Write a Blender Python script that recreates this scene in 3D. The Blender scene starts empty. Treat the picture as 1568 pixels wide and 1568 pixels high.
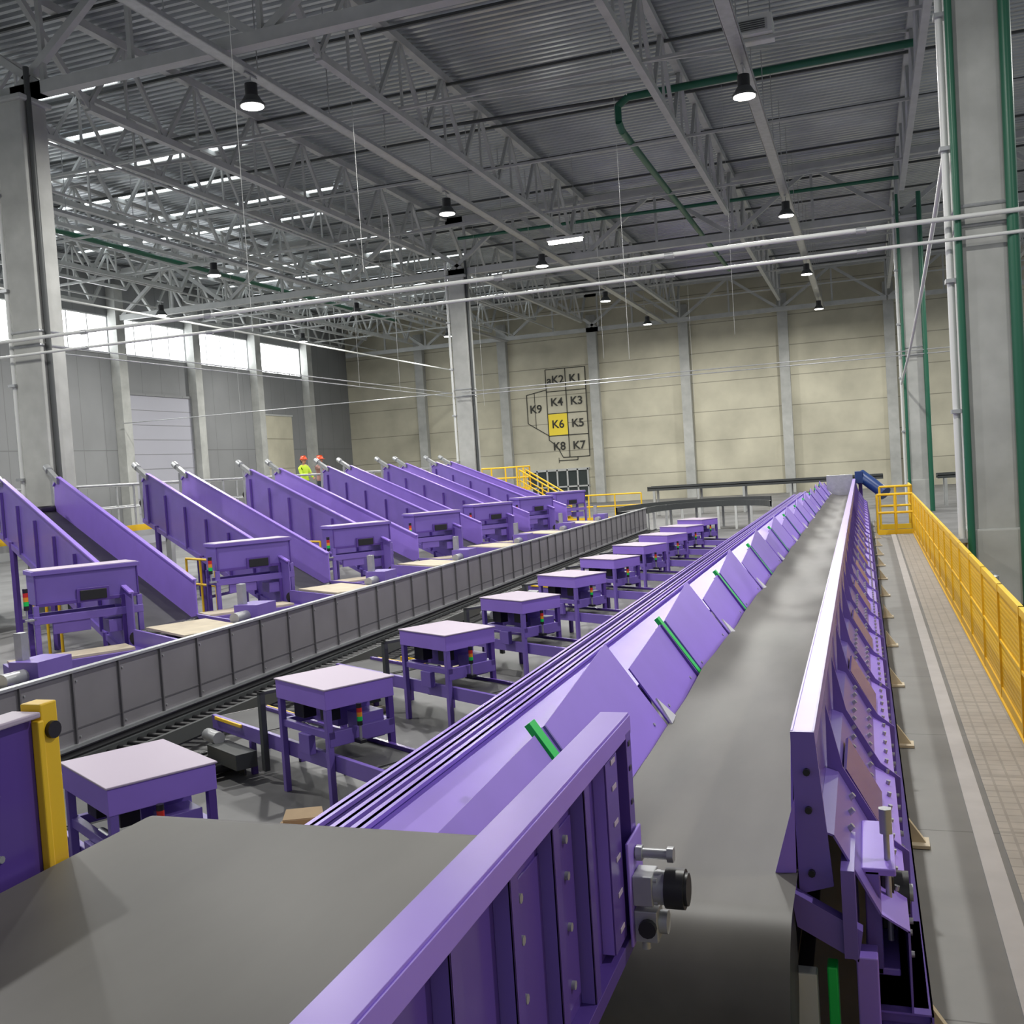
import bpy, math, random
from mathutils import Vector, Matrix
random.seed(4)
V=Vector
scene=bpy.context.scene
COL=scene.collection
try:
    scene.view_settings.view_transform='Standard'
except Exception: pass

# ---------------------------------------------------------------- materials
def mat(name,col,rough=.5,metal=0.,noise=0.,scale=4.,bump=0.,emit=0.,spec=.5,stretch=None):
    m=bpy.data.materials.new(name); m.use_nodes=True
    nt=m.node_tree; b=nt.nodes['Principled BSDF']
    c=(col[0],col[1],col[2],1)
    b.inputs['Base Color'].default_value=c
    b.inputs['Roughness'].default_value=rough
    b.inputs['Metallic'].default_value=metal
    b.inputs['Specular IOR Level'].default_value=spec
    if emit:
        b.inputs['Emission Color'].default_value=c
        b.inputs['Emission Strength'].default_value=emit
    if noise or bump:
        tc=nt.nodes.new('ShaderNodeTexCoord'); n=nt.nodes.new('ShaderNodeTexNoise')
        mp=nt.nodes.new('ShaderNodeMapping')
        if stretch: mp.inputs['Scale'].default_value=stretch
        nt.links.new(tc.outputs['Object'],mp.inputs['Vector'])
        nt.links.new(mp.outputs['Vector'],n.inputs['Vector'])
        n.inputs['Scale'].default_value=scale; n.inputs['Detail'].default_value=6
        if noise:
            r=nt.nodes.new('ShaderNodeValToRGB')
            r.color_ramp.elements[0].position=.3; r.color_ramp.elements[1].position=.7
            r.color_ramp.elements[0].color=tuple(x*(1-noise) for x in col)+(1,)
            r.color_ramp.elements[1].color=tuple(min(1,x*(1+noise)) for x in col)+(1,)
            nt.links.new(n.outputs['Fac'],r.inputs['Fac'])
            nt.links.new(r.outputs['Color'],b.inputs['Base Color'])
        if bump:
            bp=nt.nodes.new('ShaderNodeBump'); bp.inputs['Strength'].default_value=bump
            bp.inputs['Distance'].default_value=.02
            nt.links.new(n.outputs['Fac'],bp.inputs['Height'])
            nt.links.new(bp.outputs['Normal'],b.inputs['Normal'])
    return m

def seams(m,specs,dark=.45):
    nt=m.node_tree; b=nt.nodes['Principled BSDF']
    tc=nt.nodes.new('ShaderNodeTexCoord'); sp=nt.nodes.new('ShaderNodeSeparateXYZ')
    nt.links.new(tc.outputs['Object'],sp.inputs[0])
    src=b.inputs['Base Color'].links[0].from_socket if b.inputs['Base Color'].is_linked else None
    prev=None
    for ax,pitch,w,off in specs:
        a=nt.nodes.new('ShaderNodeMath'); a.operation='ADD'; a.inputs[1].default_value=off
        nt.links.new(sp.outputs[ax],a.inputs[0])
        d=nt.nodes.new('ShaderNodeMath'); d.operation='DIVIDE'; d.inputs[1].default_value=pitch
        nt.links.new(a.outputs[0],d.inputs[0])
        f=nt.nodes.new('ShaderNodeMath'); f.operation='FRACT'; nt.links.new(d.outputs[0],f.inputs[0])
        l=nt.nodes.new('ShaderNodeMath'); l.operation='LESS_THAN'; l.inputs[1].default_value=w/pitch
        nt.links.new(f.outputs[0],l.inputs[0])
        if prev is None: prev=l.outputs[0]
        else:
            x=nt.nodes.new('ShaderNodeMath'); x.operation='MAXIMUM'
            nt.links.new(prev,x.inputs[0]); nt.links.new(l.outputs[0],x.inputs[1]); prev=x.outputs[0]
    mx=nt.nodes.new('ShaderNodeMix'); mx.data_type='RGBA'; mx.blend_type='MULTIPLY'
    nt.links.new(prev,mx.inputs[0])
    if src: nt.links.new(src,mx.inputs[6])
    else: mx.inputs[6].default_value=b.inputs['Base Color'].default_value
    mx.inputs[7].default_value=(dark,dark,dark,1)
    nt.links.new(mx.outputs[2],b.inputs['Base Color'])
    return m

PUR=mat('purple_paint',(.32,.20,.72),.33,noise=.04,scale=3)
PURM=mat('purple_paint_shaded',(.19,.125,.46),.34,noise=.05,scale=3)  # darker copy of the purple paint, with shade put into the colour
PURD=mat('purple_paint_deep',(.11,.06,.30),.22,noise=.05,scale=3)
LID=mat('lid_pale',(.47,.39,.50),.45)
GRN=mat('green_strip',(.01,.60,.09),.4)
YEL=mat('safety_yellow',(.88,.55,.02),.45)
BELT=mat('belt_rubber',(.088,.083,.073),.47,noise=.28,scale=2.2,bump=.08,stretch=(1,.3,1),spec=.4)
BLK=mat('black_plastic',(.015,.015,.017),.4)
DBLT=mat('dark_belt',(.035,.035,.037),.55,noise=.2)
STL=mat('galvanised_steel',(.42,.43,.44),.38,metal=.5,noise=.1,scale=8)
GWALL=mat('grey_sheet_metal',(.235,.225,.24),.42,metal=.2,noise=.08,scale=2)
GWD=mat('grey_sheet_edge',(.15,.145,.155),.45,metal=.2)
TRS=mat('truss_paint',(.44,.45,.44),.5,noise=.1,scale=2)
DTRS=mat('dark_steel',(.06,.065,.065),.5)
CONC=mat('column_concrete',(.40,.405,.385),.8,noise=.16,scale=1.5,bump=.15)
BWALL=seams(mat('wall_concrete_beige',(.50,.475,.37),.85,noise=.18,scale=.45),[(2,1.85,.05,.2)],.55)
LWALL=seams(mat('wall_panel_grey',(.22,.225,.23),.7,noise=.08,scale=.4),[(1,1.5,.03,0),(2,4.7,.05,0)],.7)
DOORM=mat('door_panel',(.38,.38,.43),.6)
FLR=mat('floor_concrete',(.15,.15,.152),.5,noise=.3,scale=.8)
WLK=seams(mat('walkway_floor',(.19,.19,.185),.55,noise=.1,scale=2),[(1,2.4,.012,0)],.5)
STRIPE=mat('floor_stripe',(.52,.51,.51),.6,noise=.06)
GRAT=seams(mat('walkway_plate',(.42,.395,.36),.6,noise=.10,scale=5),[(1,.13,.018,0),(0,.11,.018,0),(1,1.2,.04,0)],.78)
DECK=mat('roof_deck',(.46,.48,.50),.30,metal=.65,noise=.14,scale=.6)
GREENP=mat('green_pipe',(.012,.11,.06),.4)
WHT=mat('white_pipe',(.66,.67,.65),.4)
PANE=mat('daylit_pane',(.95,.98,1),.4,emit=6)
SKYL=mat('skylight_sheet',(.9,.97,1),.4,emit=3)
LAMP=mat('lamp_lens',(1,.97,.9),.4,emit=18)
CARD=mat('cardboard',(.46,.34,.21),.8,noise=.1)
BOARD=mat('plywood',(.55,.48,.36),.7,noise=.1)
PLAS=mat('plastic_film',(.5,.5,.5),.2)
RED=mat('red_lens',(.6,.03,.02),.3); AMB=mat('amber_lens',(.8,.3,.02),.3)
BLUE=mat('blue_motor',(.015,.045,.17),.35)
INK=mat('sign_ink',(.03,.03,.025),.7)
SIGNY=mat('sign_yellow',(.85,.66,.05),.7)
GLS=mat('dark_glass',(.04,.05,.05),.15)
HIV=mat('hi_vis_fabric',(.55,.75,.05),.8); NAVY=mat('work_trousers',(.03,.04,.07),.8)
JKT=mat('brown_jacket',(.30,.16,.14),.8); SKIN=mat('skin',(.55,.30,.2),.5); HELM=mat('helmet_red',(.75,.10,.03),.3)
HAIR=mat('hair_dark',(.03,.02,.015),.6)

# ---------------------------------------------------------------- mesh builder
class MB:
    def __init__(s): s.v=[];s.f=[];s.m=[];s.sm=[];s.ml=[]
    def mi(s,m):
        if m not in s.ml: s.ml.append(m)
        return s.ml.index(m)
    def add(s,vs,fs,m,smooth=False):
        o=len(s.v); s.v+= [V(x) for x in vs]; i=s.mi(m)
        for f in fs: s.f.append([a+o for a in f]); s.m.append(i); s.sm.append(smooth)
    def box(s,lo,hi,m):
        x0,y0,z0=lo;x1,y1,z1=hi
        s.add([(x0,y0,z0),(x1,y0,z0),(x1,y1,z0),(x0,y1,z0),(x0,y0,z1),(x1,y0,z1),(x1,y1,z1),(x0,y1,z1)],
          [(3,2,1,0),(4,5,6,7),(0,1,5,4),(1,2,6,5),(2,3,7,6),(3,0,4,7)],m)
    def beam(s,p,q,w,h,m,up=(0,0,1)):
        p=V(p);q=V(q);d=(q-p).normalized();up=V(up)
        if abs(d.dot(up))>.98: up=V((1,0,0))
        a=d.cross(up).normalized()*w/2; b=a.cross(d).normalized()*h/2
        vs=[p-a-b,p+a-b,p+a+b,p-a+b,q-a-b,q+a-b,q+a+b,q-a+b]
        s.add(vs,[(0,1,2,3),(7,6,5,4),(4,5,1,0),(5,6,2,1),(6,7,3,2),(7,4,0,3)],m)
    def cyl(s,p,q,r,m,n=12,r2=None):
        p=V(p);q=V(q);d=(q-p).normalized(); r2=r if r2 is None else r2
        u=V((0,0,1)) if abs(d.z)<.9 else V((1,0,0))
        a=d.cross(u).normalized(); b=d.cross(a)
        A=[p+(a*math.cos(t)+b*math.sin(t))*r for t in [2*math.pi*i/n for i in range(n)]]
        B=[q+(a*math.cos(t)+b*math.sin(t))*r2 for t in [2*math.pi*i/n for i in range(n)]]
        s.add(A+B,[(i,(i+1)%n,n+(i+1)%n,n+i) for i in range(n)],m,True)
        s.add(A,[tuple(range(n-1,-1,-1))],m); s.add(B,[tuple(range(n))],m)
    def tube(s,pts,r,m,n=8):
        for a,b in zip(pts[:-1],pts[1:]): s.cyl(a,b,r,m,n)
    def plate(s,pts,t,m):
        t=V(t);P=[V(p) for p in pts];n=len(P);Q=[p+t for p in P]
        s.add(P+Q,[tuple(range(n-1,-1,-1)),tuple(range(n,2*n))]+[(i,(i+1)%n,n+(i+1)%n,n+i) for i in range(n)],m)
    def extx(s,prof,x0,x1,m,closed=True,smooth=True):
        n=len(prof)
        vs=[(x0,y,z) for y,z in prof]+[(x1,y,z) for y,z in prof]
        k=n if closed else n-1
        s.add(vs,[(i,(i+1)%n,n+(i+1)%n,n+i) for i in range(k)],m,smooth)
    def mesh(s,name):
        me=bpy.data.meshes.new(name); me.from_pydata([tuple(x) for x in s.v],[],s.f)
        for m in s.ml: me.materials.append(m)
        me.polygons.foreach_set('material_index',s.m); me.polygons.foreach_set('use_smooth',s.sm)
        me.update(); return me
    def build(s,name,bevel=0,M=None):
        return inst(s.mesh(name),name,M,bevel)
def inst(me,name,M=None,bevel=0):
    o=bpy.data.objects.new(name,me); COL.objects.link(o)
    if M is not None: o.matrix_world=M
    if bevel:
        b=o.modifiers.new('bevel','BEVEL'); b.width=bevel; b.segments=2; b.limit_method='ANGLE'; b.angle_limit=math.radians(50)
    return o
def TR(x,y,z,a=0): return Matrix.Translation((x,y,z))@Matrix.Rotation(math.radians(a),4,'Z')

# ---------------------------------------------------------------- shell
XL=-34.7; YB=65.6; XR=13.; ZD=13.7
b=MB(); b.box((XL-.5,-8,-.3),(XR,YB+.5,0),FLR); b.build('floor')
b=MB(); b.box((XL-.3,YB,0),(XR,YB+.3,ZD+.5),BWALL)
b.build('wall_back')
b=MB()
b.box((XL-.3,-8,0),(XL,YB,9.45),LWALL); b.box((XL-.3,-8,11.3),(XL,YB,ZD+.5),LWALL)
b.box((XL-.3,59.3,9.45),(XL,YB,11.3),LWALL)
for k in range(12):
    y=59.6-6*k
    b.box((XL-.3,y-.3,9.45),(XL,y+.3,11.3),LWALL)
b.build('wall_left')
for k in range(11):
    y0=59.6-6*k-5.7;y1=y0+5.4
    b=MB()
    b.box((XL-.2,y0,9.5),(XL-.17,y1,11.25),PANE)
    for z in (9.45,11.25): b.box((XL-.15,y0,z),(XL-.05,y1,z+.05),WHT)
    for j in range(5):
        y=y0+(y1-y0)*j/4; b.box((XL-.15,y-.03,9.5),(XL-.05,y+.03,11.25),WHT)
    b.build('window_%d'%(k+1))
b=MB(); prof=[];y=-8.;p=.28
while y<YB:
    prof+=[(y,ZD),(y+.11,ZD),(y+.14,ZD+.1),(y+.25,ZD+.1)]; y+=p
b.extx(prof,XL,XR,DECK,closed=False,smooth=False)
b.box((XL,-8,ZD+.2),(XR,YB,ZD+.3),DECK)
b.build('ceiling')
for y in (20,23,26,29,32,35,38,43,46,49,52,55,58,61.5):
    b=MB(); x1=-18.5 if int(y)%2 else -20.5
    b.box((XL+1.5,y-.17,ZD-.09),(x1,y+.17,ZD-.05),SKYL)
    b.box((XL+1.4,y-.22,ZD-.12),(x1+.1,y-.17,ZD-.005),TRS); b.box((XL+1.4,y+.17,ZD-.12),(x1+.1,y+.22,ZD-.005),TRS)
    b.build('skylight')
b=MB()
y0,y1,z1=42.1,47.2,7.5
b.box((XL+.02,y0,0),(XL+.08,y1,z1),DOORM)
for z in [i*.75 for i in range(1,10)]: b.box((XL+.08,y0,z),(XL+.095,y1,z+.02),LWALL)
b.box((XL+.02,y0-.12,0),(XL+.14,y0,z1+.12),LWALL); b.box((XL+.02,y1,0),(XL+.14,y1+.12,z1+.12),LWALL); b.box((XL+.02,y0,z1),(XL+.14,y1,z1+.12),LWALL)
b.build('door_1')
b=MB(); b.box((XL+.02,54.2,0),(XL+.07,57.6,6.8),BWALL); b.box((XL+.02,54.1,6.8),(XL+.1,57.7,6.9),TRS); b.box((XL+.02,54.1,0),(XL+.1,54.2,6.8),TRS); b.build('door_3')
b=MB()
b.box((-21.6,YB-.12,.2),(-17.4,YB-.02,2.2),GLS)
for i in range(7): b.box((-21.6+i*.7-.05,YB-.2,0),(-21.6+i*.7+.05,YB-.02,2.3),TRS)
b.box((-21.7,YB-.2,2.2),(-17.3,YB-.02,2.35),TRS); b.box((-21.7,YB-.2,1.1),(-17.3,YB-.02,1.2),TRS)
b.build('door_2')
pb=MB(); pb.box((-.3,-.45,0),(.3,0,12.2),CONC); pm=pb.mesh('wall_pilaster')
for k in range(-2,4):
    inst(pm,'wall_pilaster',TR(-16.7+6.1*k+(0 if k else .15),YB-.01,0))
pb=MB(); pb.box((0,-.3,0),(.5,.3,12.8),CONC); pm=pb.mesh('wall_pilaster')
for k in range(9): inst(pm,'wall_pilaster',TR(XL+.01,59.6-6*k,0))

cb=MB(); w=.36; cb.box((-w,-w,0),(w,w,11.0),CONC); cb.box((-w-.05,-w-.05,0),(w+.05,w+.05,1.2),CONC)
cb.box((-.45,-.45,10.9),(.45,.45,11.02),TRS)
for z in (5.8,6.1): cb.box((-w-.03,-w-.03,z),(w+.03,w+.03,z+.06),STL)
cm=cb.mesh('concrete_column')
cols=[(-16.6,17.6),(-16.3,41.6),(1.8,17.6),(1.8,41.6)]
for x,y in cols: inst(cm,'concrete_column',TR(x,y,0),.03)
b=MB()
for x,y in cols:
    b.cyl((x-.46,y-.3,0),(x-.46,y-.3,11.6),.055,WHT)
    if x>0:
        b.cyl((x-.34,y-.45,0),(x-.34,y-.45,11.8),.055,GREENP); b.cyl((x+.42,y-.45,0),(x+.42,y-.45,11.8),.085,GREENP)
    else: b.cyl((x+.43,y-.2,0),(x+.43,y-.2,11.6),.06,DTRS)
    for z in range(1,12,2):
        b.box((x-.54,y-.42,z),(x-.36,y-.2,z+.06),STL)
b.tube([(1.34,41.1,4.8),(1.34,38,5.0),(1.34,33,5.3),(1.34,26,5.9),(1.34,20,6.6),(1.34,17.4,7.0)],.04,WHT)
b.build('wall_pipework')

# ---------------------------------------------------------------- roof steel
def truss_y(x,zb=11.6,thin=1.0,n=7):
    b=MB(); zt=13.5
    for y0 in (-6.4,17.6,41.6):
        b.beam((x,y0+2.2,zb),(x,y0+21.8,zb),.17*thin,.17*thin,TRS)
        b.beam((x,y0,zt),(x,y0+(24 if y0<41 else 23.2),zt),.2*thin,.2*thin,TRS)
        b.beam((x,y0+2.2,zb),(x,y0+.2,zt),.13*thin,.13*thin,TRS); b.beam((x,y0+21.8,zb),(x,y0+23.2,zt),.13*thin,.13*thin,TRS)
        L=19.6/n
        for i in range(n):
            a=y0+2.2+i*L
            b.beam((x,a,zb),(x,a+L/2,zt),.1*thin,.1*thin,TRS); b.beam((x,a+L/2,zt),(x,a+L,zb),.1*thin,.1*thin,TRS)
            b.beam((x,a+L/2,zt),(x,a+L/2,zb),.06,.06,TRS)
            b.box((x-.02,a-.22,zb),(x+.02,a+.22,zb+.28),TRS)
    return b.build('roof_truss')
for k in range(-2,3): truss_y(-16.7+6.1*k)
truss_y(-33.9); truss_y(1.6); truss_y(7.7)
for x in (-19.75,-25.85,-31.9): truss_y(x,12.0,.75,9)
def truss_x(y):
    b=MB(); zb=11.17; zt=13.4
    for x0 in (-34.1,-16.7,1.6):
        x1=min(x0+18.2,XR)
        b.beam((x0,y,zb),(x1,y,zb),.26,.26,TRS); b.beam((x0,y,zt),(x1,y,zt),.24,.24,TRS)
        n=6; L=18.2/n
        for i in range(n):
            a=x0+i*L
            if a+L>XR+.1: break
            if i%2==0: b.beam((a,y,zb),(a+L,y,zt),.16,.16,TRS)
            else: b.beam((a,y,zt),(a+L,y,zb),.16,.16,TRS)
            b.beam((a+L,y,zb),(a+L,y,zt),.1,.1,TRS)
    return b.build('girder_truss')
for y in (-6.4,17.6,41.6,64.6): truss_x(y)
b=MB()
for y in [i*4.0-5 for i in range(18)]:
    b.beam((XL+.3,y,13.35),(XR,y,13.35),.07,.07,DTRS)
for y in (5.6,11.6,23.6,29.6,35.6,47.6,53.6,59.6):
    b.beam((XL+.6,y,11.65),(XR,y,11.65),.07,.07,TRS)
for x in (-34.,-28.8,-22.7,-16.7,-10.6,-4.5):
    for y in (23.6,35.6,47.6):
        b.beam((x,y,11.65),(x+6.1,y+6,13.4),.06,.06,TRS)
for x in (-31.5,-28.3,-25,-21.5,-18.6):
    b.cyl((x,18,11.3),(x,64,11.3),.04,TRS,6)
b.build('roof_bracing')
for x,z in ((-2.1,11.15),(-11.5,11.3),(-22,11.25)):
    b=MB()
    b.box((x-.14,-6,z-.35),(x+.14,64,z-.33),STL)
    b.box((x-.15,-6,z-.35),(x-.13,64,z-.26),STL); b.box((x+.13,-6,z-.35),(x+.15,64,z-.26),STL)
    for i in range(24): b.cyl((x,-5.2+i*3,z-.34),(x,-5.2+i*3,13.6),.012,STL,6)
    b.build('cable_tray')
b=MB()
b.tube([(1.8,28.1,12.55),(-5.7,28.1,12.5),(-6,28.1,12.3),(-6,28.1,11.9),(-6,28.5,11.75),(-6,44,11.7),(-6,52,11.7)],.1,GREENP,10)
b.tube([(-5.7,28.1,12.5),(-12,28.1,12.65)],.05,DTRS)
b.tube([(1.8,41.1,12.4),(-16,41.1,12.5)],.07,GREENP,8)
b.build('drain_pipe')
b=MB(); b.tube([(-28,20,12.5),(-28,60,12.5)],.1,GREENP,8); b.build('drain_pipe')
b=MB()
for z,r in ((5.94,.038),(5.62,.028)):
    b.cyl((-34.1,17.05,z),(12,17.05,z),r,WHT,8)
    for x in range(-30,12,3): b.cyl((x,17.05,z-.01),(x+.15,17.05,z-.01),r*1.35,STL,8)
for z in (6.0,5.85):
    b.cyl((-17.1,17.6,z),(-16.8,41.6,z),.018,STL,6)
    b.cyl((-16.3,41.1,z),(12,41.1,z),.022,STL,6)
b.cyl((-34.1,41.1,6.0),(-16.7,41.1,6.0),.022,STL,6)
b.cyl((-24,17.3,8.9),(-24,64,8.9),.04,WHT,6)
b.build('sprinkler_pipe')
b=MB()
for x,y,z in ((-9,14,5),(-5.2,24,5),(-12.6,27,5),(-13.4,36,5),(-3.4,30,6),(-8,33,6),(-7,45,5),(-20,30,5),(-18,35,6),(-10,20,7)):
    b.cyl((x,y,z),(x,y,13.5),.005,TRS,5)
b.build('hanging_wire')

lb=MB()
lb.cyl((.0,0,.42),(.0,0,.62),.012,STL,6); lb.box((-.03,-.2,.60),(.03,.2,.63),STL)
lb.cyl((0,0,.20),(0,0,.45),.13,BLK,16)
lb.cyl((0,0,.05),(0,0,.20),.24,DTRS,20,.15)
lb.cyl((0,0,0),(0,0,.05),.26,DTRS,20)
lb.cyl((0,0,-.012),(0,0,0),.23,LAMP,20)
lm=lb.mesh('high_bay_lamp')
LP=[(-2.1,y) for y in (10.7,22.7,34.7,46.7,58.7)]+[(-11.5,y) for y in (8.5,18.5,28.8,38.3,48.5,58.5)]+[(-22,y) for y in (10,21,32,43,54)]+[(-29,y) for y in (26,38,50)]+[(7,y) for y in (6,22,38,54)]
for x,y in LP:
    zz={-2.1:10.16,-11.5:10.31,-22:10.26}.get(x,10.3)
    o=inst(lm,'high_bay_lamp',TR(x,y,zz))
    l=bpy.data.lights.new('lamp_light','AREA'); l.shape='DISK'; l.size=.45; l.energy=640; l.color=(1,.985,.94)
    lo=bpy.data.objects.new('light',l); COL.objects.link(lo); lo.parent=o; lo.location=(0,0,-.04)
b=MB(); b.box((-10.2,34.9,10.35),(-9,35.05,10.45),LAMP); b.box((-10.25,34.85,10.45),(-8.95,35.1,10.55),WHT)
for x in (-10,-9.2): b.cyl((x,34.97,10.5),(x,34.97,13.5),.01,STL,6)
b.build('batten_light')
b=MB()
b.box((-2.4,23.4,11.7),(-1.5,24.1,12.1),WHT); b.box((-2.3,23.38,11.75),(-1.6,23.4,12.0),TRS)
for i in range(5): b.box((-2.25,23.35,11.78+i*.045),(-1.65,23.39,11.795+i*.045),DTRS)
for x in (-2.35,-1.55): b.cyl((x,23.7,12.1),(x,23.7,13.6),.015,STL,6)
b.build('unit_heater',.01)

# ---------------------------------------------------------------- foreground conveyor (passes above the troughed belt's tail)
def bolt(b,x,y,z,r=.011,l=.009,m=STL): b.cyl((x,y,z),(x+l,y,z),r,m,8)
b=MB()
prof=[(-1.5,1.71),(2.27,1.71)]+[(2.27+.10*math.sin(t),1.61+.10*math.cos(t)) for t in [math.pi*i/14 for i in range(1,15)]]+[(-1.5,1.51)]
b.extx(prof,-1.91,-.875,BELT)
b.cyl((-1.91,2.27,1.61),(-.875,2.27,1.61),.094,BLK,24)
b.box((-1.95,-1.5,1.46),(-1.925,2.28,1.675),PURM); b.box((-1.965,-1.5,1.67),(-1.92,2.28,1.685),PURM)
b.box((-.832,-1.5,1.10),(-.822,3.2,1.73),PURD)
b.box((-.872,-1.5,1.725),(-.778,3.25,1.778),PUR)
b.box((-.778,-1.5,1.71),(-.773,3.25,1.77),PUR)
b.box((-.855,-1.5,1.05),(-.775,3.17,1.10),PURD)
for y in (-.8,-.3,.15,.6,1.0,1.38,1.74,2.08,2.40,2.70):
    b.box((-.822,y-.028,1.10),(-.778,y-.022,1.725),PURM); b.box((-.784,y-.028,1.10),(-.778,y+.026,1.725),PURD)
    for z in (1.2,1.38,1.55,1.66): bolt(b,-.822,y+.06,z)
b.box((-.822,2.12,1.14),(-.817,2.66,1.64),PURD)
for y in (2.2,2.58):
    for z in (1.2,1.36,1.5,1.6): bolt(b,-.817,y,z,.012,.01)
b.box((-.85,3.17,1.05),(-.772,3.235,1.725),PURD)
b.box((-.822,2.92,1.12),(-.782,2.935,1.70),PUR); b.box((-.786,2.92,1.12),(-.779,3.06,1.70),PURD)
for z in (1.16,1.27,1.38,1.49,1.6,1.68):
    b.box((-.779,2.98,z),(-.776,3.03,z+.016),LID); b.box((-.772,3.19,z),(-.769,3.215,z+.016),BLK)
for y in (-.8,.8,2.0):
    for x in (-1.94,-.85): b.box((x-.03,y-.03,0),(x+.03,y+.03,1.5 if x<-1 else 1.06),PURD)
    b.box((-1.94,y-.03,.9),(-.85,y+.03,.97),PURD)
for y in (.2,1.0,1.7): b.cyl((-1.91,y,1.48),(-.875,y,1.48),.025,STL,12)
b.build('belt_conveyor',.004)

b=MB(); ox,oy,oz=-.735,3.13,1.25
b.box((ox-.034,oy-.07,oz-.17),(ox-.024,oy+.12,oz+.16),PUR)
b.box((ox-.024,oy-.05,oz-.045),(ox+.04,oy+.05,oz+.05),STL)
b.cyl((ox+.04,oy,oz),(ox+.075,oy,oz),.052,STL,20); b.cyl((ox+.075,oy,oz),(ox+.135,oy,oz),.062,BLK,20); b.cyl((ox+.135,oy,oz),(ox+.145,oy,oz),.05,BLK,20)
b.cyl((ox-.03,oy+.02,oz+.10),(ox+.08,oy+.02,oz+.10),.016,STL,10); b.cyl((ox+.08,oy+.02,oz+.10),(ox+.1,oy+.02,oz+.10),.026,STL,6); b.cyl((ox-.02,oy+.02,oz+.10),(ox+.0,oy+.02,oz+.10),.026,STL,6)
b.box((ox-.024,oy-.05,oz-.16),(ox+.05,oy+.04,oz-.06),STL); b.cyl((ox+.05,oy,oz-.11),(ox+.075,oy,oz-.11),.036,STL,16)
b.cyl((ox+.02,oy-.07,oz-.11),(ox+.02,oy-.05,oz-.11),.028,BLK,12)
b.cyl((ox+.0,oy,oz-.2),(ox+.0,oy,oz-.16),.014,STL,8)
for dy,dz in ((-.035,.035),(.035,.035),(-.035,-.035),(.035,-.035)): b.cyl((ox+.04,oy+dy,oz+dz),(ox+.052,oy+dy,oz+dz),.009,STL,6)
b.build('gear_motor',.004)

b=MB()
b.box((-2.04,.7,1.35),(-1.99,1.98,2.06),PURD); b.box((-2.05,.7,2.06),(-1.96,1.98,2.075),LID)
b.box((-2.035,1.99,1.45),(-1.97,2.045,2.09),YEL); b.box((-1.99,1.975,1.5),(-1.966,1.995,2.05),YEL); b.cyl((-1.972,2.02,2.02),(-1.958,2.02,2.02),.022,BLK,16)
b.box((-2.05,.7,0),(-2.0,.78,1.35),PURD); b.box((-2.05,1.9,0),(-2.0,1.98,1.35),PURD)
for y in (.9,1.5,1.85): bolt(b,-1.99,y,1.75,.009,.006); bolt(b,-1.99,y,1.9,.009,.006)
b.build('guard_panel',.004)

# ---------------------------------------------------------------- long troughed belt conveyor
b=MB()
Y0,Y1=3.75,36.5; RR=.33
xs=[-1.2,-1.1,-.98,-.78,-.56,-.42,-.33]; zo=[.10,.05,.015,0,.01,.04,.09]
prof=[(Y1,.95)]+[(Y1-(Y1-Y0)*i/90,.95) for i in range(1,91)]+[(Y0-RR*math.sin(t),.95-RR+RR*math.cos(t)) for t in [math.pi*i/16 for i in range(1,17)]]+[(Y0+3,.95-2*RR)]
n=len(prof); vs=[]
for j,(x,z) in enumerate(zip(xs,zo)):
    for i,(y,zz) in enumerate(prof):
        k=1 if i<=80 else max(0,1-(i-80)/10)
        wob=.012*math.sin(y*2.1+x*7)+.008*math.sin(y*4.7-x*9)
        sh=-.005*(y-4.1) if x>-.5 and y>4.1 else 0
        vs.append((x+sh,y,zz+z*k+wob*k))
fs=[(j*n+i,j*n+i+1,(j+1)*n+i+1,(j+1)*n+i) for j in range(len(xs)-1) for i in range(n-1)]
b.add(vs,fs,BELT,True)
b.cyl((-1.2,Y0,.95-RR),(-.35,Y0,.95-RR),RR-.01,BLK,24)
def rpl(pts,m,ya=4.08,yb=Y1):
    for (x0,z0),(x1,z1) in zip(pts[:-1],pts[1:]):
        s=-.005*(ya-4.1); e=-.005*(yb-4.1)
        nx,nz=(z1-z0),-(x1-x0); L=math.hypot(nx,nz); nx,nz=nx/L*.008,nz/L*.008
        P=[(x0+s,ya,z0),(x1+s,ya,z1),(x1+e,yb,z1),(x0+e,yb,z0)]
        b.plate(P,(nx,0,nz),m)
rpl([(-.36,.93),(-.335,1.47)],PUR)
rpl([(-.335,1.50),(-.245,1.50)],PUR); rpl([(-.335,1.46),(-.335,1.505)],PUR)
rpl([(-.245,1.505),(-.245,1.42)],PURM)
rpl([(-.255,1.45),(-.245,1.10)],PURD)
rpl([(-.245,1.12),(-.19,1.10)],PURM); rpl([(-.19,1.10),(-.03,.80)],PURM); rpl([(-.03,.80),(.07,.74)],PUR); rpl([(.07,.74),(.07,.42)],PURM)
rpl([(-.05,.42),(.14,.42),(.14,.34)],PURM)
b.plate([(-.335,4.07,1.505),(-.245,4.07,1.505),(-.20,4.07,.90),(-.33,4.07,.86)],(0,.02,0),PURM)
b.plate([(-.345,4.04,1.20),(-.33,4.04,1.25),(-.34,4.04,.86),(-.46,4.04,.80)],(0,.02,0),PUR)
b.box((-.46,4.02,.72),(-.40,4.08,.80),GRN)
b.plate([(-.36,4.0,.90),(-.10,4.0,.76),(-.12,4.0,.64),(-.34,4.0,.76)],(0,.06,0),PURM)
b.box((-.17,3.98,.66),(-.12,4.4,1.0),PURM)
for z in (.95,1.2,1.35): b.cyl((-.28,4.05,z),(-.28,4.07,z),.014,BLK,8)
def X(y,x): return x-.005*(y-4.1)
y=4.9; i=0
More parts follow.
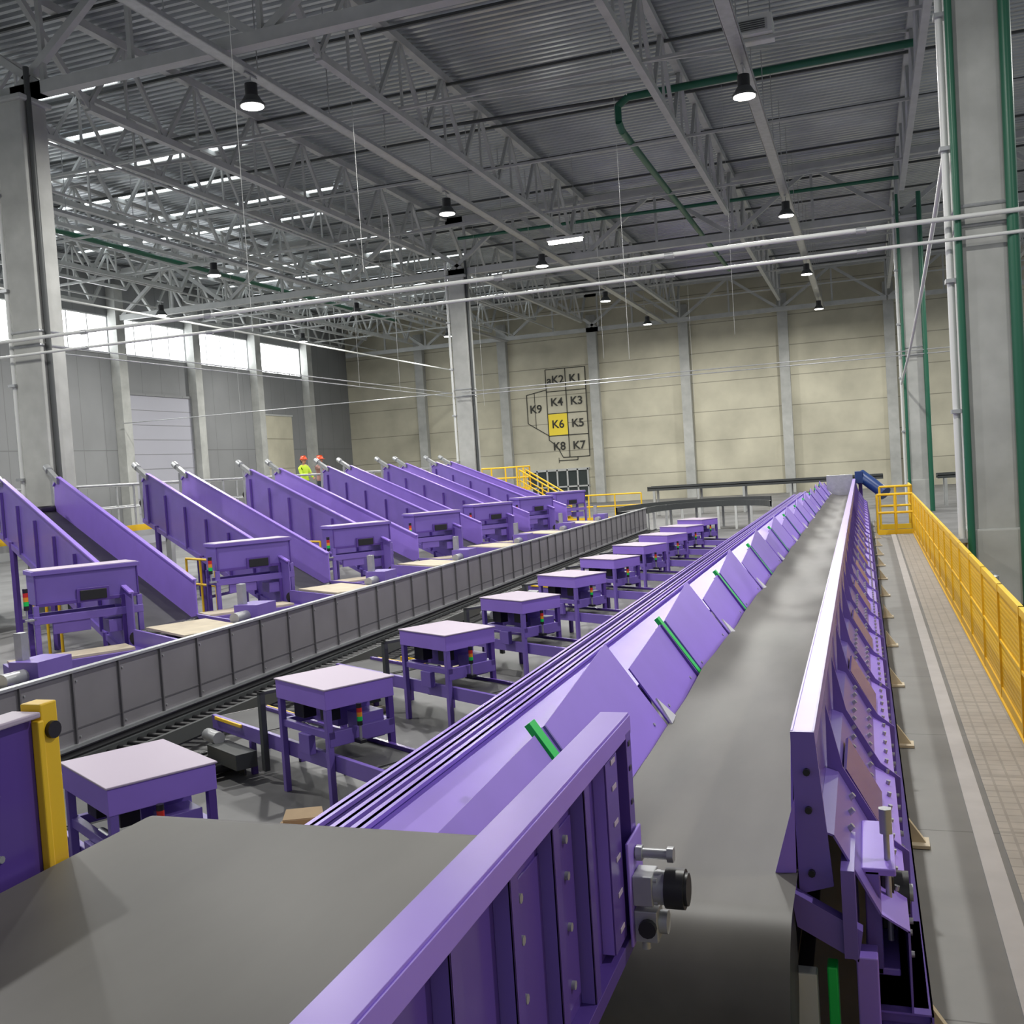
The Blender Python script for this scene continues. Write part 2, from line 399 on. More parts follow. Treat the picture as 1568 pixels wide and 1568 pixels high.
while y<Y1-.3:
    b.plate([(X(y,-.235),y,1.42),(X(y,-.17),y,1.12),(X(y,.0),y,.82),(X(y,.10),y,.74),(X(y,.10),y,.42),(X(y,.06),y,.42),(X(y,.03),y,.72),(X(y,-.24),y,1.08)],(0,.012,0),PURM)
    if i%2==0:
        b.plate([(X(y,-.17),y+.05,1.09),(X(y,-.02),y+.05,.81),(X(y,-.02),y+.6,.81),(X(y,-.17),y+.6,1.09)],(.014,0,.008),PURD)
    i+=1; y+=1.1
y=4.4
while y<22:
    for x,z in ((-.145,1.02),(-.065,.87)):
        b.cyl((X(y,x),y,z-.01),(X(y,x)+.02,y,z+.008),.013,STL,6)
    for z in (.5,.64): b.cyl((X(y,.07),y,z),(X(y,.07)+.02,y,z),.013,STL,6)
    b.cyl((X(y,.03),y,.765),(X(y,.035),y,.785),.012,STL,6)
    y+=.20
y=4.6
while y<Y1:
    b.box((X(y,.0),y-.04,0),(X(y,.08),y+.04,.4),PURD); b.box((-1.3,y-.04,0),(-1.22,y+.04,.6),PURD)
    b.plate([(.12,y,.03),(.25,y,.03),(.12,y,.22)],(0,.05,0),BOARD); b.box((.08,y-.06,.025),(.26,y+.1,.045),BOARD)
    y+=2.3
b.box((-1.15,4.4,.30),(-.4,Y1,.33),BELT)
b.box((-1.23,4.3,.42),(-1.2,Y1,.95),PURM)
NF=11
b.plate([(-1.215,2.9,.98),(-1.215,4.35,.98),(-1.49,4.35,1.38),(-1.47,2.9,1.34)],(.008,0,.006),PUR)
for k in range(NF):
    y0=4.4+3.02*k
    b.beam((-1.215,y0,1.0),(-1.52,y0,1.43),.075,.03,GRN)
    A0,A1,B0,B1=y0+.06,y0+1.65,y0+1.72,y0+2.94
    b.plate([(-1.215,A0,.98),(-1.215,A1,.98),(-1.57,A1-.02,1.49),(-1.49,A0,1.38)],(.008,0,.006),PUR)
    b.plate([(-1.215,B0,.98),(-1.215,B1,.98),(-1.49,B1,1.39),(-1.45,B0,1.32)],(.008,0,.006),PUR)
    b.plate([(-1.24,A1,.98),(-1.57,A1,1.49),(-1.62,A1,1.30),(-1.35,A1,.98)],(0,.01,0),PURD)
    b.plate([(-1.19,A1+.0,1.0),(-1.19,A1+.12,1.02),(-1.29,A1+.06,1.14)],(.01,0,.006),WHT)
    b.beam((-1.49,B1-.01,1.38),(-1.215,B1-.01,.98),.02,.06,PURD); b.beam((-1.49,A0+.03,1.385),(-1.215,A0+.03,.985),.015,.04,PURM)
    for yy in (A0+.2,A1-.2,B0+.2,B1-.2):
        b.cyl((-1.255,yy,1.045),(-1.245,yy,1.052),.012,STL,6)
b.build('troughed_belt_conveyor')

b=MB()
b.box((-.09,4.2,.50),(-.03,4.75,.92),PURM); b.box((-.10,4.2,.9),(.03,4.75,.93),PUR); b.box((-.10,4.2,.5),(.03,4.75,.53),PUR)
b.box((-.03,4.35,.62),(.02,4.6,.84),BLK); b.cyl((.02,4.47,.73),(.08,4.47,.73),.085,BLK,20); b.cyl((.08,4.47,.73),(.095,4.47,.73),.035,STL,12)
b.cyl((-.0,4.3,.60),(-.0,4.3,1.12),.012,STL,8); b.cyl((-.0,4.3,1.04),(-.0,4.3,1.14),.028,STL,6)
b.box((-.13,4.0,.1),(-.05,4.12,.66),PUR); b.box((-.24,4.02,.05),(-.20,4.1,.6),GRN); b.box((-.38,4.05,.0),(-.28,4.12,.55),WHT)
b.box((-.07,4.12,.3),(.13,4.9,.42),PURM); b.box((-.05,3.75,.12),(.13,4.12,.36),PURM)
b.build('take_up_bearing',.006)
b=MB()
b.cyl((-.25,36.3,1.62),(.42,35.8,1.05),.20,BLUE,20); b.cyl((.42,35.8,1.05),(.5,35.74,.98),.23,BLUE,20)
b.box((-.42,36.0,1.35),(-.17,36.5,1.75),BLUE); b.box((-.32,36.52,0),(-.2,36.7,1.4),PURD); b.box((-.35,36.45,1.3),(-.18,36.7,1.42),PURD)
b.build('drive_motor',.01)
b=MB(); b.box((-1.35,36.55,.9),(-.5,36.9,1.65),STL); b.box((-1.3,36.6,0),(-.6,36.85,.9),DTRS); b.build('head_end_cover',.01)

# ---------------------------------------------------------------- merge conveyor alongside
b=MB(); ya,yb=2.7,36.0
b.box((-1.95,ya,.96),(-1.62,yb,.98),PURM)
b.plate([(-1.62,ya,1.0),(-1.62,yb,1.0),(-2.02,yb,1.14),(-2.02,ya,1.14)],(0,0,-.01),PUR)
for x,z in ((-2.02,1.18),(-2.16,1.15),(-2.36,1.10)):
    b.box((x-.02,ya,z-.3),(x+.0,yb,z),PURM); b.box((x-.045,ya,z-.02),(x+.02,yb,z+.0),PUR)
b.box((-2.34,ya,.98),(-2.18,yb,1.0),DBLT)
b.box((-2.4,ya,.75),(-2.36,yb,.88),PURD)
y=ya+.4
while y<yb:
    b.box((-2.42,y-.03,0),(-2.34,y+.03,.85),PURD); b.box((-1.7,y-.03,0),(-1.64,y+.03,.98),PURD)
    b.box((-2.385,y-.4,.9),(-2.375,y-.36,1.08),PURD); y+=1.5
b.build('merge_conveyor')

# ---------------------------------------------------------------- grey walled conveyor
b=MB(); ya,yb=2.5,33.5
b.box((-7.02,ya,.27),(-7.0,yb,1.0),GWALL); b.box((-7.05,ya,.985),(-6.97,yb,1.01),STL); b.box((-7.0,ya,.30),(-6.95,yb,.33),STL)
b.box((-7.0,ya,.46),(-6.993,yb,.472),GWD)
b.box((-7.9,ya,.42),(-7.02,yb,.46),DBLT); b.box((-7.95,ya,.3),(-7.9,yb,.55),GWALL)
b.box((-7.1,ya,.12),(-6.86,yb,.27),BLK)
y=ya; k=0
while y<yb:
    b.box((-7.0,y-.008,.30),(-6.975,y+.008,.985),GWD)
    if k%4==0:
        b.box((-7.06,y-.03,0),(-6.98,y+.03,.12),DTRS); b.box((-7.93,y-.03,0),(-7.87,y+.03,.3),DTRS)
    for z in (.38,.9): b.cyl((-7.0,y+.06,z),(-6.99,y+.06,z),.01,STL,6)
    y+=.62; k+=1
b.build('side_walled_conveyor')
b=MB()
b.box((-6.72,ya,.16),(-6.68,yb,.30),DTRS); b.box((-6.42,ya,.16),(-6.38,yb,.30),DTRS)
y=ya+.1
while y<yb: b.cyl((-6.68,y,.25),(-6.42,y,.25),.03,BLK,8); y+=.14
y=ya+.3
while y<yb:
    for x in (-6.7,-6.4): b.box((x-.025,y-.025,0),(x+.025,y+.025,.16),DTRS)
    y+=1.6
b.build('roller_conveyor')
b=MB(); N=28
def arc(r,z,c=(-5.0,33.6)): return [(c[0]-r*math.cos(t),c[1]+r*math.sin(t)*1.3,z) for t in [math.pi*i/N*.93 for i in range(N+1)]]
for r,z0,z1,m in ((2.0,.8,1.0,DTRS),(3.0,.8,1.05,DTRS)):
    A=arc(r,z0);B=arc(r,z1);C=arc(r+.05,z1);D=arc(r+.05,z0)
    if r>2.5: A,B,C,D=[q[:22] for q in (A,B,C,D)]
    for i in range(len(A)-1):
        b.add([A[i],A[i+1],B[i+1],B[i],D[i],D[i+1],C[i+1],C[i]],[(0,1,2,3),(7,6,5,4),(3,2,6,7)],m,False)
A=arc(2.05,.9);B=arc(3.0,.9)
for i in range(21): b.add([A[i],A[i+1],B[i+1],B[i]],[(0,1,2,3)],DBLT)
for i in range(0,22,3):
    for r in (2.02,3.02):
        p=arc(r,0)[i]; b.box((p[0]-.04,p[1]-.04,0),(p[0]+.04,p[1]+.04,.8),WHT)
b.build('curved_conveyor')

# ---------------------------------------------------------------- scanner gates over the diagonal infeeds
b=MB()
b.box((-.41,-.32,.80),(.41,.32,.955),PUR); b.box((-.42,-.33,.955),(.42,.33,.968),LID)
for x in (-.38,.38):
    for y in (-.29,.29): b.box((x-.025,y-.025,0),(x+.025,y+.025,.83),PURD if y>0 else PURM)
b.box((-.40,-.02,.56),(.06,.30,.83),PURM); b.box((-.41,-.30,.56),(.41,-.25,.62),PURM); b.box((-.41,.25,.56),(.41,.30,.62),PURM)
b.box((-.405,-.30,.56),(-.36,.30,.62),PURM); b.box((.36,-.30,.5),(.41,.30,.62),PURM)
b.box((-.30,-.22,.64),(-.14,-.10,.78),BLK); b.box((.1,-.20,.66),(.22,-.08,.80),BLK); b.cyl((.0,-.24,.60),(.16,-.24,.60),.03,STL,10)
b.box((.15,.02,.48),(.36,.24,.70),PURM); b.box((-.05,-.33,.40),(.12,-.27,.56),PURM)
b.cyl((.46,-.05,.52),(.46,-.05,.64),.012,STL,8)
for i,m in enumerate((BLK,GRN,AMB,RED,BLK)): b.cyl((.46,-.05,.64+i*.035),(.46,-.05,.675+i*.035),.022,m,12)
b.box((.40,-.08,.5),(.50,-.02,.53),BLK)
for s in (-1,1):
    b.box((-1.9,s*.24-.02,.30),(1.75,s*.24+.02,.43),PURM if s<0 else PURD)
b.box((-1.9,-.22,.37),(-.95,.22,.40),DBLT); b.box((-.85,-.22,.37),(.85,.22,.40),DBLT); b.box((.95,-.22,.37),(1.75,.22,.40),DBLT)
for x in (-1.9,-.9,.9,1.75): b.cyl((x,-.23,.37),(x,.23,.37),.035,BLK,12)
for s in (-1,1):
    b.box((-1.8,s*.27-.01,.40),(-1.25,s*.27+.01,.43),YEL)
    for x in (-1.8,-1.1,.95,1.6): b.box((x-.025,s*.24-.025,0),(x+.025,s*.24+.025,.30),PURD)
b.box((-1.5,-.5,.12),(-.9,-.3,.26),DTRS); b.cyl((-1.7,-.4,.3),(-1.45,-.4,.3),.06,STL,12)
b.cyl((1.1,-.38,.3),(1.4,-.38,.3),.055,DTRS,12)
b.box((-.80,-.31,.1),(-.74,-.26,.80),DTRS); b.box((-.80,.26,.1),(-.74,.31,.80),DTRS); b.box((-.80,-.31,.77),(-.74,.31,.80),DTRS)
for k in range(5): b.cyl((-1.75+k*.13,-.66,.09),(-1.75+k*.13,-.32,.09),.045,BLK,10)
b.box((-1.82,-.68,.0),(-1.12,-.65,.12),YEL); b.box((-1.82,-.33,.0),(-1.12,-.31,.12),DTRS)
gm=b.mesh('scanner_gate')
for n in range(-1,9):
    inst(gm,'scanner_gate',TR(-4.28,7.47+2.43*n,0,-30.5),.004)

for i,(x,y,a,sx,sy) in enumerate(((-3.0,6.7,20,.3,.2),(-3.3,9.55,-30,.4,.2),(-3.2,12.0,-30,.4,.2),(-5.6,10.2,-30,.4,.22),(-5.7,14.9,-30,.4,.22),(-3.1,14.4,-30,.4,.2),(-5.4,12.4,10,.35,.2),(-3.2,16.9,-30,.4,.2))):
    bb=MB(); bb.box((-sx,-sy,.0),(sx,sy,.03),BOARD); bb.box((-sx*.8,-sy*.7,.03),(sx*.5,sy*.6,.05),BOARD)
    bb.build('plywood_sheet',M=TR(x,y,.001,a))
b=MB(); n=22; vs=[]
for i in range(n):
    for j in range(n):
        u=i/(n-1)-.5;v=j/(n-1)-.5; r=math.hypot(u,v)
        h=max(0,.20*(1-r*1.9))*(.6+.7*random.random())
        vs.append((u*1.0,v*.6,.01+h))
b.add(vs,[(i*n+j,(i+1)*n+j,(i+1)*n+j+1,i*n+j+1) for i in range(n-1) for j in range(n-1)],PLAS)
b.build('plastic_film_heap',M=TR(-4.75,6.15,0,-25))
b=MB()
b.box((-.15,-.11,0),(.15,.11,.02),CARD)
for s in (-1,1):
    b.box((-.15,s*.11-.005,0),(.15,s*.11+.005,.15),CARD); b.box((s*.15-.005,-.11,0),(s*.15+.005,.11,.15),CARD)
    b.plate([(-.15,s*.11,.15),(.15,s*.11,.15),(.13,s*.2,.2),(-.13,s*.2,.2)],(0,0,.006),CARD)
    b.plate([(s*.15,-.11,.15),(s*.15,.11,.15),(s*.23,.1,.08),(s*.23,-.1,.08)],(0,0,.006),CARD)
b.build('cardboard_box',M=TR(-3.95,6.3,0,25))
b=MB(); b.box((-.15,-.1,0),(.15,.1,.12),CARD); b.box((-.15,-.02,.12),(.15,.02,.123),BOARD); b.build('cardboard_box',M=TR(-3.5,6.2,0,-15))

# ---------------------------------------------------------------- inclined conveyors, left bank
ax=V((6,-3.6,0)).normalized(); nv=V((ax.y,-ax.x,0))
if nv.y>0: nv=-nv
b=MB()
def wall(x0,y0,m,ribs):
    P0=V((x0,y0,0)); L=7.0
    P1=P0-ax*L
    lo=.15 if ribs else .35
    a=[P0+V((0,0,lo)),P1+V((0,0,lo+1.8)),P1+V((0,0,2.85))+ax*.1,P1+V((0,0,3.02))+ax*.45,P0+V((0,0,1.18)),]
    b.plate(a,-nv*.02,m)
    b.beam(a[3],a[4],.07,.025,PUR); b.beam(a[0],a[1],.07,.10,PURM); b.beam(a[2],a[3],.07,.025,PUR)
    if ribs:
        for k in range(7):
            q=P0-ax*(.3+1.05*k); z=.17+(.3+1.05*k)/7*1.8
            b.beam(q+nv*.03+V((0,0,z)),q+nv*.03+V((0,0,z+.9)),.035,.05,PURD,up=(nv.x,nv.y,0))
wall(-10.0,11.95,PURM,True); wall(-10.0,13.4,PUR,False)  # near wall gets the darker purple: its shade is painted in
A=V((-10.0,11.95,.52));B=V((-10.,13.4,.52));U=V((0,0,1.83))-ax*7
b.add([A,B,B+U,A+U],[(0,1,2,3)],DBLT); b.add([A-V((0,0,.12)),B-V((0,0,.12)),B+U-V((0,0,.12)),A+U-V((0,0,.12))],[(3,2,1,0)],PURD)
b.cyl(A+U,B+U,.1,BLK,14); b.cyl(A,B,.1,BLK,14)
for d in (1.2,3.8,6.2):
    for P in (A,B):
        q=P-ax*d; z=.2+d/7*1.83; b.beam((q.x,q.y,0),(q.x,q.y,z),.09,.09,PURD)
    qa=A-ax*d;qb=B-ax*d; b.beam((qa.x,qa.y,.3),(qb.x,qb.y,.3),.06,.06,PURD)
for P in (A,B):
    h=P+U; b.beam((h.x,h.y,2.0),(h.x,h.y,3.02),.06,.06,STL); b.beam((h.x-.2,h.y+.12,3.2),(h.x+.4,h.y-.25,2.92),.09,.10,STL)
    b.cyl((h.x-.28,h.y+.17,3.25),(h.x-.12,h.y+.07,3.17),.08,STL,10)
D=ax*1.9; up=V((0,0,.12))
for P in (A,B): b.beam(P,P+D,.04,.26,PURM)
b.add([A,B,B+D,A+D],[(0,1,2,3)],DBLT)
c=(A+B)/2+ax*.95+up; b.beam(c-ax*.6,c+ax*.8,.9,.03,BOARD)
for P in (A+D*.9,B+D*.9): b.beam((P.x,P.y,0),(P.x,P.y,.45),.07,.07,PURD)
b.box((-8.9,12.8,.2),(-8.5,13.3,.85),PURM); b.box((-8.9,12.9,.85),(-8.8,13.0,1.15),STL); b.cyl((-8.7,12.8,.7),(-8.7,12.5,.7),.08,STL,12)
im=b.mesh('inclined_belt_conveyor')
for n in range(-1,6): inst(im,'inclined_belt_conveyor',TR(0,4.2*n,0))

b=MB(); w=.70
b.box((-w,-.25,1.12),(w,.28,1.56),PURM); b.box((-w-.03,-.29,1.54),(w+.03,.31,1.60),PURM); b.box((-w+.0,-.28,1.60),(w-.0,.30,1.61),LID)  # portal shading painted in with the darker purple
b.box((-w,-.27,1.10),(w,-.25,1.15),PURD); b.box((-.12,-.31,1.13),(.24,-.25,1.27),BLK); b.box((-.16,-.29,1.10),(.28,-.26,1.30),PURD)
for x in (-w,w-.02): b.box((x,-.27,1.12),(x+.02,-.25,1.54),PURD)
b.box((-w-.04,-.28,.86),(w+.04,-.20,.97),PURM); b.box((-w-.04,.2,.86),(w+.04,.26,.97),PURM)
for x in (-w,w):
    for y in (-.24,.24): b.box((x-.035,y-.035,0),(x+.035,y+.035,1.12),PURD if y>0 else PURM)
    b.box((x-.03,-.24,.86),(x+.03,.24,.94),PURD); b.box((x-.08,-.32,0),(x+.08,-.16,.02),STL)
b.box((-.5,-.26,.70),(.0,-.2,.86),PURM); b.box((.25,-.24,.62),(.6,.1,.80),PURM)
b.cyl((-w-.12,-.25,.95),(-w-.12,-.25,1.08),.014,STL,8); b.box((-w-.15,-.28,.92),(-w,-.22,.95),STL)
for i,m in enumerate((BLK,GRN,AMB,RED,BLK)): b.cyl((-w-.12,-.25,1.08+i*.06),(-w-.12,-.25,1.14+i*.06),.035,m,12)
b.box((-w-.5,-1.0,.02),(w-.1,-.42,.42),PURM); b.box((-w-.45,-.95,.42),(w-.3,-.45,.46),BOARD)
lg=b.mesh('scanner_portal')
for n in range(-0,7): inst(lg,'scanner_portal',TR(-10.75,11.85+4.2*n,0,55),.006)

# ---------------------------------------------------------------- upper platform with guard rail
b=MB()
b.box((-19.6,6,1.5),(-17.35,44,1.65),TRS)
y=6.5
while y<44:
    for x in (-19.5,-17.45): b.box((x-.08,y-.08,0),(x+.08,y+.08,1.5),TRS)
    y+=4.0
for x in (-17.42,-19.55):
    for z,r in ((2.82,.035),(2.25,.02)): b.cyl((x,6,z),(x,44,z),r,STL,8)
    y=6
    while y<=44: b.cyl((x,y,1.65),(x,y,2.82),.028,STL,8); y+=1.9
b.box((-17.37,6,1.65),(-17.35,44,1.8),YEL)
b.build('mezzanine_platform')

def railing(b,pts,z0,h=1.1,r=.028,post=1.2,kick=True):
    for a,c in zip(pts[:-1],pts[1:]):
        a=V(a);c=V(c);L=(c-a).length; k=max(1,round(L/post))
        for z in (h,h*.55): b.cyl(a+V((0,0,z0+z)),c+V((0,0,z0+z)),r,YEL,8)
        for i in range(k+1):
            p=a.lerp(c,i/k); b.cyl(p+V((0,0,z0)),p+V((0,0,z0+h)),r,YEL,8)
        if kick: b.beam(a+V((0,0,z0+.08)),c+V((0,0,z0+.08)),.02,.15,YEL)
b=MB()
b.box((-22,46,1.35),(-15.6,48,1.5),TRS)
railing(b,[(-22,46.05,0),(-17,46.05,0)],1.5,1.15,.04); railing(b,[(-22,47.95,0),(-15.7,47.95,0)],1.5,1.15,.04); railing(b,[(-15.7,46.0,0),(-15.7,47.95,0)],1.5,1.15,.04)
for x in (-21.8,-18.5,-15.8):
    for y in (46.2,47.8): b.box((x-.07,y-.07,0),(x+.07,y+.07,1.35),YEL)
for i in range(8):
    b.box((-15.6+i*.26,46.1,1.35-.17*i),(-15.3+i*.26,46.95,1.39-.17*i),STL)
for y in (46.05,47.0):
    b.beam((-15.6,y,1.35),(-13.4,y,0.02),.05,.2,YEL); b.cyl((-15.6,y,2.5),(-13.4,y,1.1),.04,YEL,8); b.cyl((-15.6,y,2.0),(-13.4,y,.6),.03,YEL,8)
    for i in range(3): b.cyl((-15.6+i*1.1,y,1.35-i*.65),(-15.6+i*1.1,y,2.5-i*.7),.03,YEL,8)
b.build('stair_platform')
b=MB()
railing(b,[(-15.5,44.6,0),(-9.5,44.6,0)],0,1.15,.035); railing(b,[(-14.5,40.5,0),(-12,40.5,0)],0,1.15,.035)
b.build('yellow_guardrail')
for y in (9,13.2,17.4,21.6,25.8,30):
    b=MB(); railing(b,[(-13.6,y+.6,0),(-12.4,y-.1,0)],0,1.15,.025,.8,False)
    b.build('yellow_guardrail')

for x0,x1,y,z in ((-9.5,.6,46,1.35),(2.6,12.5,44,1.3)):
    b=MB()
    b.box((x0,y,z-.2),(x1,y+.04,z),DTRS); b.box((x0,y+.9,z-.2),(x1,y+.94,z),DTRS); b.box((x0,y,z-.1),(x1,y+.94,z-.07),DBLT)
    x=x0+.3
    while x<x1:
        for yy in (y+.02,y+.92): b.box((x-.05,yy-.05,0),(x+.05,yy+.05,z-.2),TRS)
        x+=2
    b.build('conveyor_bridge')

# ---------------------------------------------------------------- walkway with yellow mesh railing
b=MB(); b.box((.1,-1,.002),(1.2,31,.02),WLK); b.box((.54,-1,.02),(.66,31,.024),STRIPE); b.box((.70,-1,.02),(1.12,31,.026),GRAT)
b.box((1.12,-1,.0),(1.2,31,.04),YEL)
b.build('walkway')
b=MB(); x=1.16
for z,hh in ((1.16,.07),(.62,.03),(.14,.1)): b.box((x-.02,-1,z-hh),(x+.025,31,z),YEL)
y=-1
while y<31.01:
    b.box((x-.025,y-.025,0.04),(x+.025,y+.025,1.16),YEL); y+=1.5
y=-1
while y<31:
    b.box((x-.004,y-.014,.08),(x+.004,y+.014,1.13),YEL); y+=.045
z=.16
while z<1.12:
    b.box((x-.005,-1,z-.010),(x+.005,31,z+.010),YEL); z+=.05
b.build('safety_railing')
b=MB(); railing(b,[(.2,31.1,0),(1.16,31.1,0)],.0,1.16,.035,.5); b.build('yellow_guardrail')
b=MB(); railing(b,[(.3,33.2,0),(1.2,33.2,0),(1.2,35,0)],.0,1.3,.035,.6); b.build('yellow_guardrail')
b=MB(); b.cyl((0,0,0),(0,0,.55),.12,STL,16,.14); b.cyl((0,0,.55),(0,0,.62),.15,STL,16,.06); b.build('waste_bin',M=TR(1.62,16.6,0))

# ---------------------------------------------------------------- zone map on the back wall
sign=bpy.data.objects.new('zone_map_sign',None); COL.objects.link(sign); sign.location=(-21.5,YB-.02,3.1)
def child(mb,name):
    o=bpy.data.objects.new(name,mb.mesh(name)); COL.objects.link(o); o.parent=sign; return o
b=MB(); cw=1.36; ch=1.47; x0=1.55
def ln(x1,z1,x2,z2,t=.05): b.beam((x1,-.02,z1),(x2,-.02,z2),.02,t,INK,up=(0,0,1) if abs(z1-z2)<abs(x1-x2) else (1,0,0))
for i in range(3): ln(x0+cw*i,(0 if i else 1.2),x0+cw*i,ch*4)
for j in range(5): ln(x0+(0 if j else .9),ch*j,x0+2*cw,ch*j)
ln(x0,1.2,x0+.5,.8); ln(x0+.5,.8,x0+.9,0)
ln(.15,4.3,x0,4.55); ln(.15,4.3,.15,2.4); ln(.15,2.4,x0,1.5); ln(.7,4.4,.7,2.0,.03); ln(x0+.6,0,x0+.6,-.35,.03); ln(x0+.6,-.2,x0+1.9,-.2); ln(x0+1.9,-.2,x0+1.9,0)
child(b,'outline')
b=MB(); b.box((x0+.03,-.015,ch+.03),(x0+cw-.03,-.005,2*ch-.03),SIGNY); child(b,'highlight')
def txt(s,x,z,size=.75):
    c=bpy.data.curves.new('label_'+s,'FONT'); c.body=s; c.size=size; c.align_x='CENTER'; c.align_y='CENTER'; c.extrude=.008; c.offset=.012
    c.materials.append(INK); o=bpy.data.objects.new('label_'+s,c); COL.objects.link(o); o.parent=sign
    o.location=(x,-.03,z); o.rotation_euler=(math.pi/2,0,0)
for j,row in enumerate((('K8','K7'),('K6','K5'),('K4','K3'),('aK2','K1'))):
    for i,s in enumerate(row): txt(s,x0+cw*(i+.5),ch*(j+.5))
txt('K9',.75,3.3)

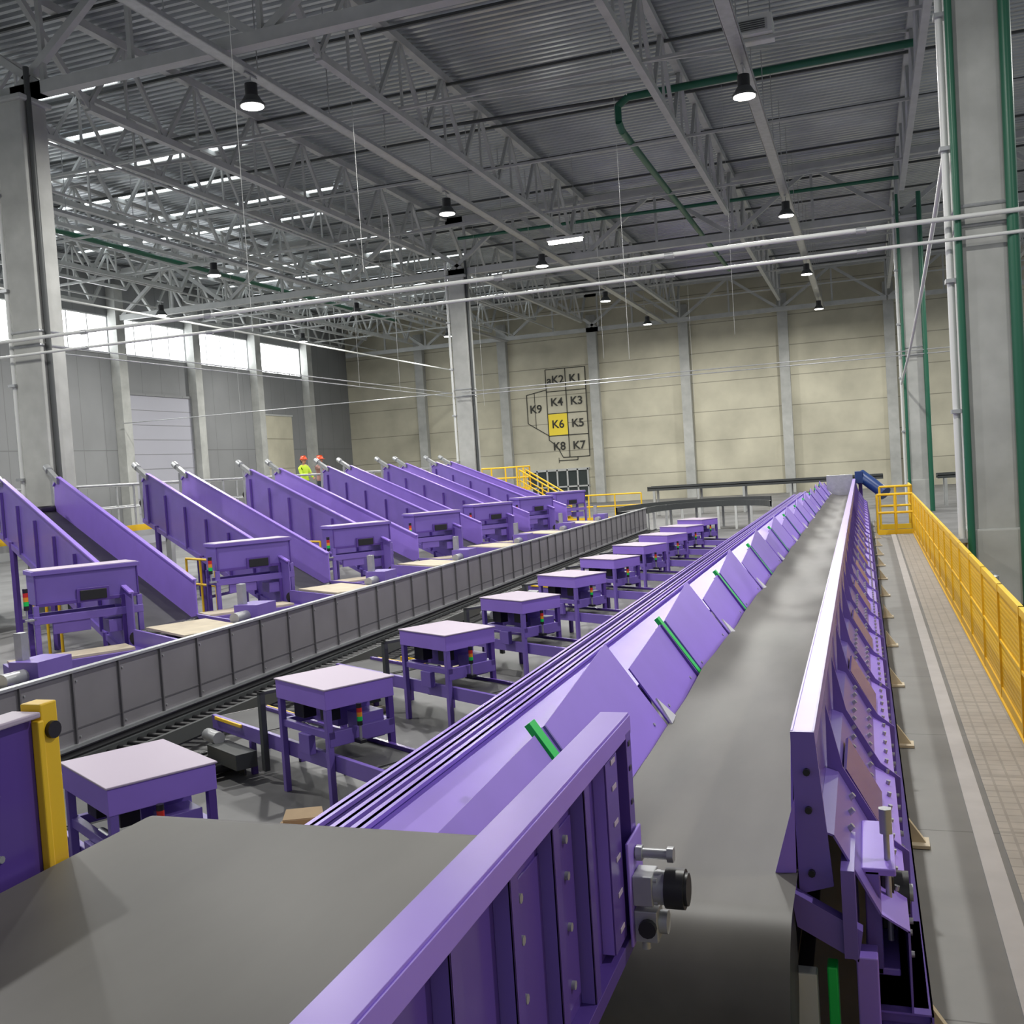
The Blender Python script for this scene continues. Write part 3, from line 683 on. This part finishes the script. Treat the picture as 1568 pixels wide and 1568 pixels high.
# ---------------------------------------------------------------- workers
def skinmesh(verts,edges,rad,sub=1):
    me=bpy.data.meshes.new('tmp'); me.from_pydata(verts,edges,[]); o=bpy.data.objects.new('tmp',me); COL.objects.link(o)
    m=o.modifiers.new('s','SKIN'); 
    sv=me.skin_vertices[0].data
    for i,r in enumerate(rad):
        rr=r if isinstance(r,tuple) else (r,r); sv[i].radius=rr; sv[i].use_root=(i==0)
    s=o.modifiers.new('sub','SUBSURF'); s.levels=sub; s.render_levels=sub
    dg=bpy.context.evaluated_depsgraph_get(); dg.update()
    r=bpy.data.meshes.new_from_object(o.evaluated_get(dg)); bpy.data.objects.remove(o); 
    r.polygons.foreach_set('use_smooth',[True]*len(r.polygons)); return r
def worker(loc,rot,top,arms):
    root=bpy.data.objects.new('construction_worker',None); COL.objects.link(root); root.matrix_world=TR(*loc,rot)
    Vt=[(0,0,.96),(0,0,1.12),(.01,0,1.32),(0,0,1.46),(.01,0,1.56),
        (0,.10,.90),(.03,.11,.50),(-.02,.12,.09),(.12,.13,.04),
        (0,-.10,.90),(.0,-.11,.50),(-.04,-.12,.09),(.10,-.13,.04),
        (0,.17,1.42),arms[0][0],arms[0][1],(0,-.17,1.42),arms[1][0],arms[1][1]]
    E=[(0,1),(1,2),(2,3),(3,4),(0,5),(5,6),(6,7),(7,8),(0,9),(9,10),(10,11),(11,12),(3,13),(13,14),(14,15),(3,16),(16,17),(17,18)]
    R=[(.15,.12),(.14,.11),(.17,.12),(.12,.09),(.055,.055),.10,.07,.05,.05,.10,.07,.05,.05,.075,.052,.036,.075,.052,.036]
    me=skinmesh(Vt,E,R,1)
    for m in (top,NAVY,HIV,SKIN,BLK): me.materials.append(m)
    for p in me.polygons:
        c=p.center; i=0
        if c.z<.97: i=1
        if c.z<.12: i=4
        elif c.z>1.5 and abs(c.y)<.08 and abs(c.x)<.1: i=3
        elif c.z>.97 and abs(c.y)<.17 and c.x<.2 and top is HIV: i=2
        p.material_index=i
    o=bpy.data.objects.new('body',me); COL.objects.link(o); o.parent=root
    for a in arms:
        e=V(a[0]);h=V(a[1]); d=(h-e).normalized(); side=d.cross(V((0,0,1))).normalized(); dn=side.cross(d)
        vs=[h,h+d*.05,h+d*.085];es=[(0,1),(1,2)];rd=[(.028,.022),(.036,.016),(.036,.014)]
        for k,(off,l) in enumerate(((-.03,.06),(-.01,.075),(.01,.08),(.03,.07))):
            i=len(vs); vs+=[h+d*.09+side*off,h+d*(.09+l*.5)+side*off,h+d*(.09+l*.9)+side*off-dn*.02]; es+=[(2,i),(i,i+1),(i+1,i+2)]; rd+=[.009,.0085,.007]
        i=len(vs); vs+=[h+d*.04-side*.045,h+d*.08-side*.06]; es+=[(1,i),(i,i+1)]; rd+=[.011,.009]
        hm=skinmesh(vs,es,rd,1); hm.materials.append(SKIN)
        ho=bpy.data.objects.new('hand',hm); COL.objects.link(ho); ho.parent=root
    b=MB(); n,mq=16,12; vs=[]
    for j in range(mq+1):
        t=math.pi*j/mq
        for i in range(n):
            a=2*math.pi*i/n; x=.098*math.sin(t)*math.cos(a); y=.076*math.sin(t)*math.sin(a); z=.122*math.cos(t)
            if z<-.03: x*=.9; y*=.82
            if z<-.03 and x>0: x+=.008
            vs.append((x+.015,y,z+1.67))
    b.add(vs,[(j*n+i,(j+1)*n+i,(j+1)*n+(i+1)%n,j*n+(i+1)%n) for j in range(mq) for i in range(n)],SKIN,True)
    b.cyl((.105,0,1.685),(.14,0,1.655),.008,SKIN,8,.018)
    for s in (-1,1):
        b.cyl((.098,s*.032,1.685),(.108,s*.032,1.685),.012,WHT,10); b.cyl((.106,s*.032,1.685),(.110,s*.032,1.685),.006,BLK,8)
        b.cyl((.01,s*.07,1.665),(.0,s*.088,1.67),.026,SKIN,10)
    b.box((.098,-.025,1.612),(.108,.025,1.62),RED); b.cyl((-.045,0,1.60),(-.03,0,1.70),.072,HAIR,14)
    o=bpy.data.objects.new('head',b.mesh('head')); COL.objects.link(o); o.parent=root
    b=MB(); vs=[]
    for j in range(9):
        t=math.pi/2*j/8
        for i in range(20):
            a=2*math.pi*i/20; vs.append((.015+.135*math.sin(t)*math.cos(a),.112*math.sin(t)*math.sin(a),1.70+.125*math.cos(t)))
    b.add(vs,[(j*20+i,(j+1)*20+i,(j+1)*20+(i+1)%20,j*20+(i+1)%20) for j in range(8) for i in range(20)],HELM,True)
    b.plate([(.015+.15*math.cos(t)+(.05 if math.cos(t)>.3 else 0),.122*math.sin(t),1.695) for t in [2*math.pi*i/20 for i in range(20)]],(0,0,.012),HELM)
    b.box((-.11,-.012,1.80),(.12,.012,1.832),HELM)
    o=bpy.data.objects.new('helmet',b.mesh('helmet')); COL.objects.link(o); o.parent=root
try:
    worker((-17.95,30.4,1.65),-20,HIV,[((.08,.24,1.16),(.26,.16,1.08)),((.12,-.22,1.18),(.32,-.1,1.22))])
    worker((-17.9,31.4,1.65),-10,JKT,[((.1,.23,1.18),(.28,.05,1.2)),((.2,-.25,1.36),(.46,-.28,1.42))])
except Exception as ex: print('WORKER ERR',ex)

# ---------------------------------------------------------------- world + camera
w=bpy.data.worlds.new('World'); scene.world=w; w.use_nodes=True
bg=w.node_tree.nodes['Background']; bg.inputs[0].default_value=(.90,.96,1,1); bg.inputs[1].default_value=.42
cam=bpy.data.cameras.new('camera'); co=bpy.data.objects.new('camera',cam); COL.objects.link(co)
cam.sensor_width=36; cam.lens=36; cam.clip_end=300; cam.clip_start=.05
y=V((.3266,.0615,-.9432)).normalized(); z=V((-.0648,.997,.0426)); z=(z-y*z.dot(y)).normalized(); x=y.cross(z)
R=Matrix((x,y,z))
co.matrix_world=Matrix.Translation((0,0,2.6))@R.to_4x4()
scene.camera=co
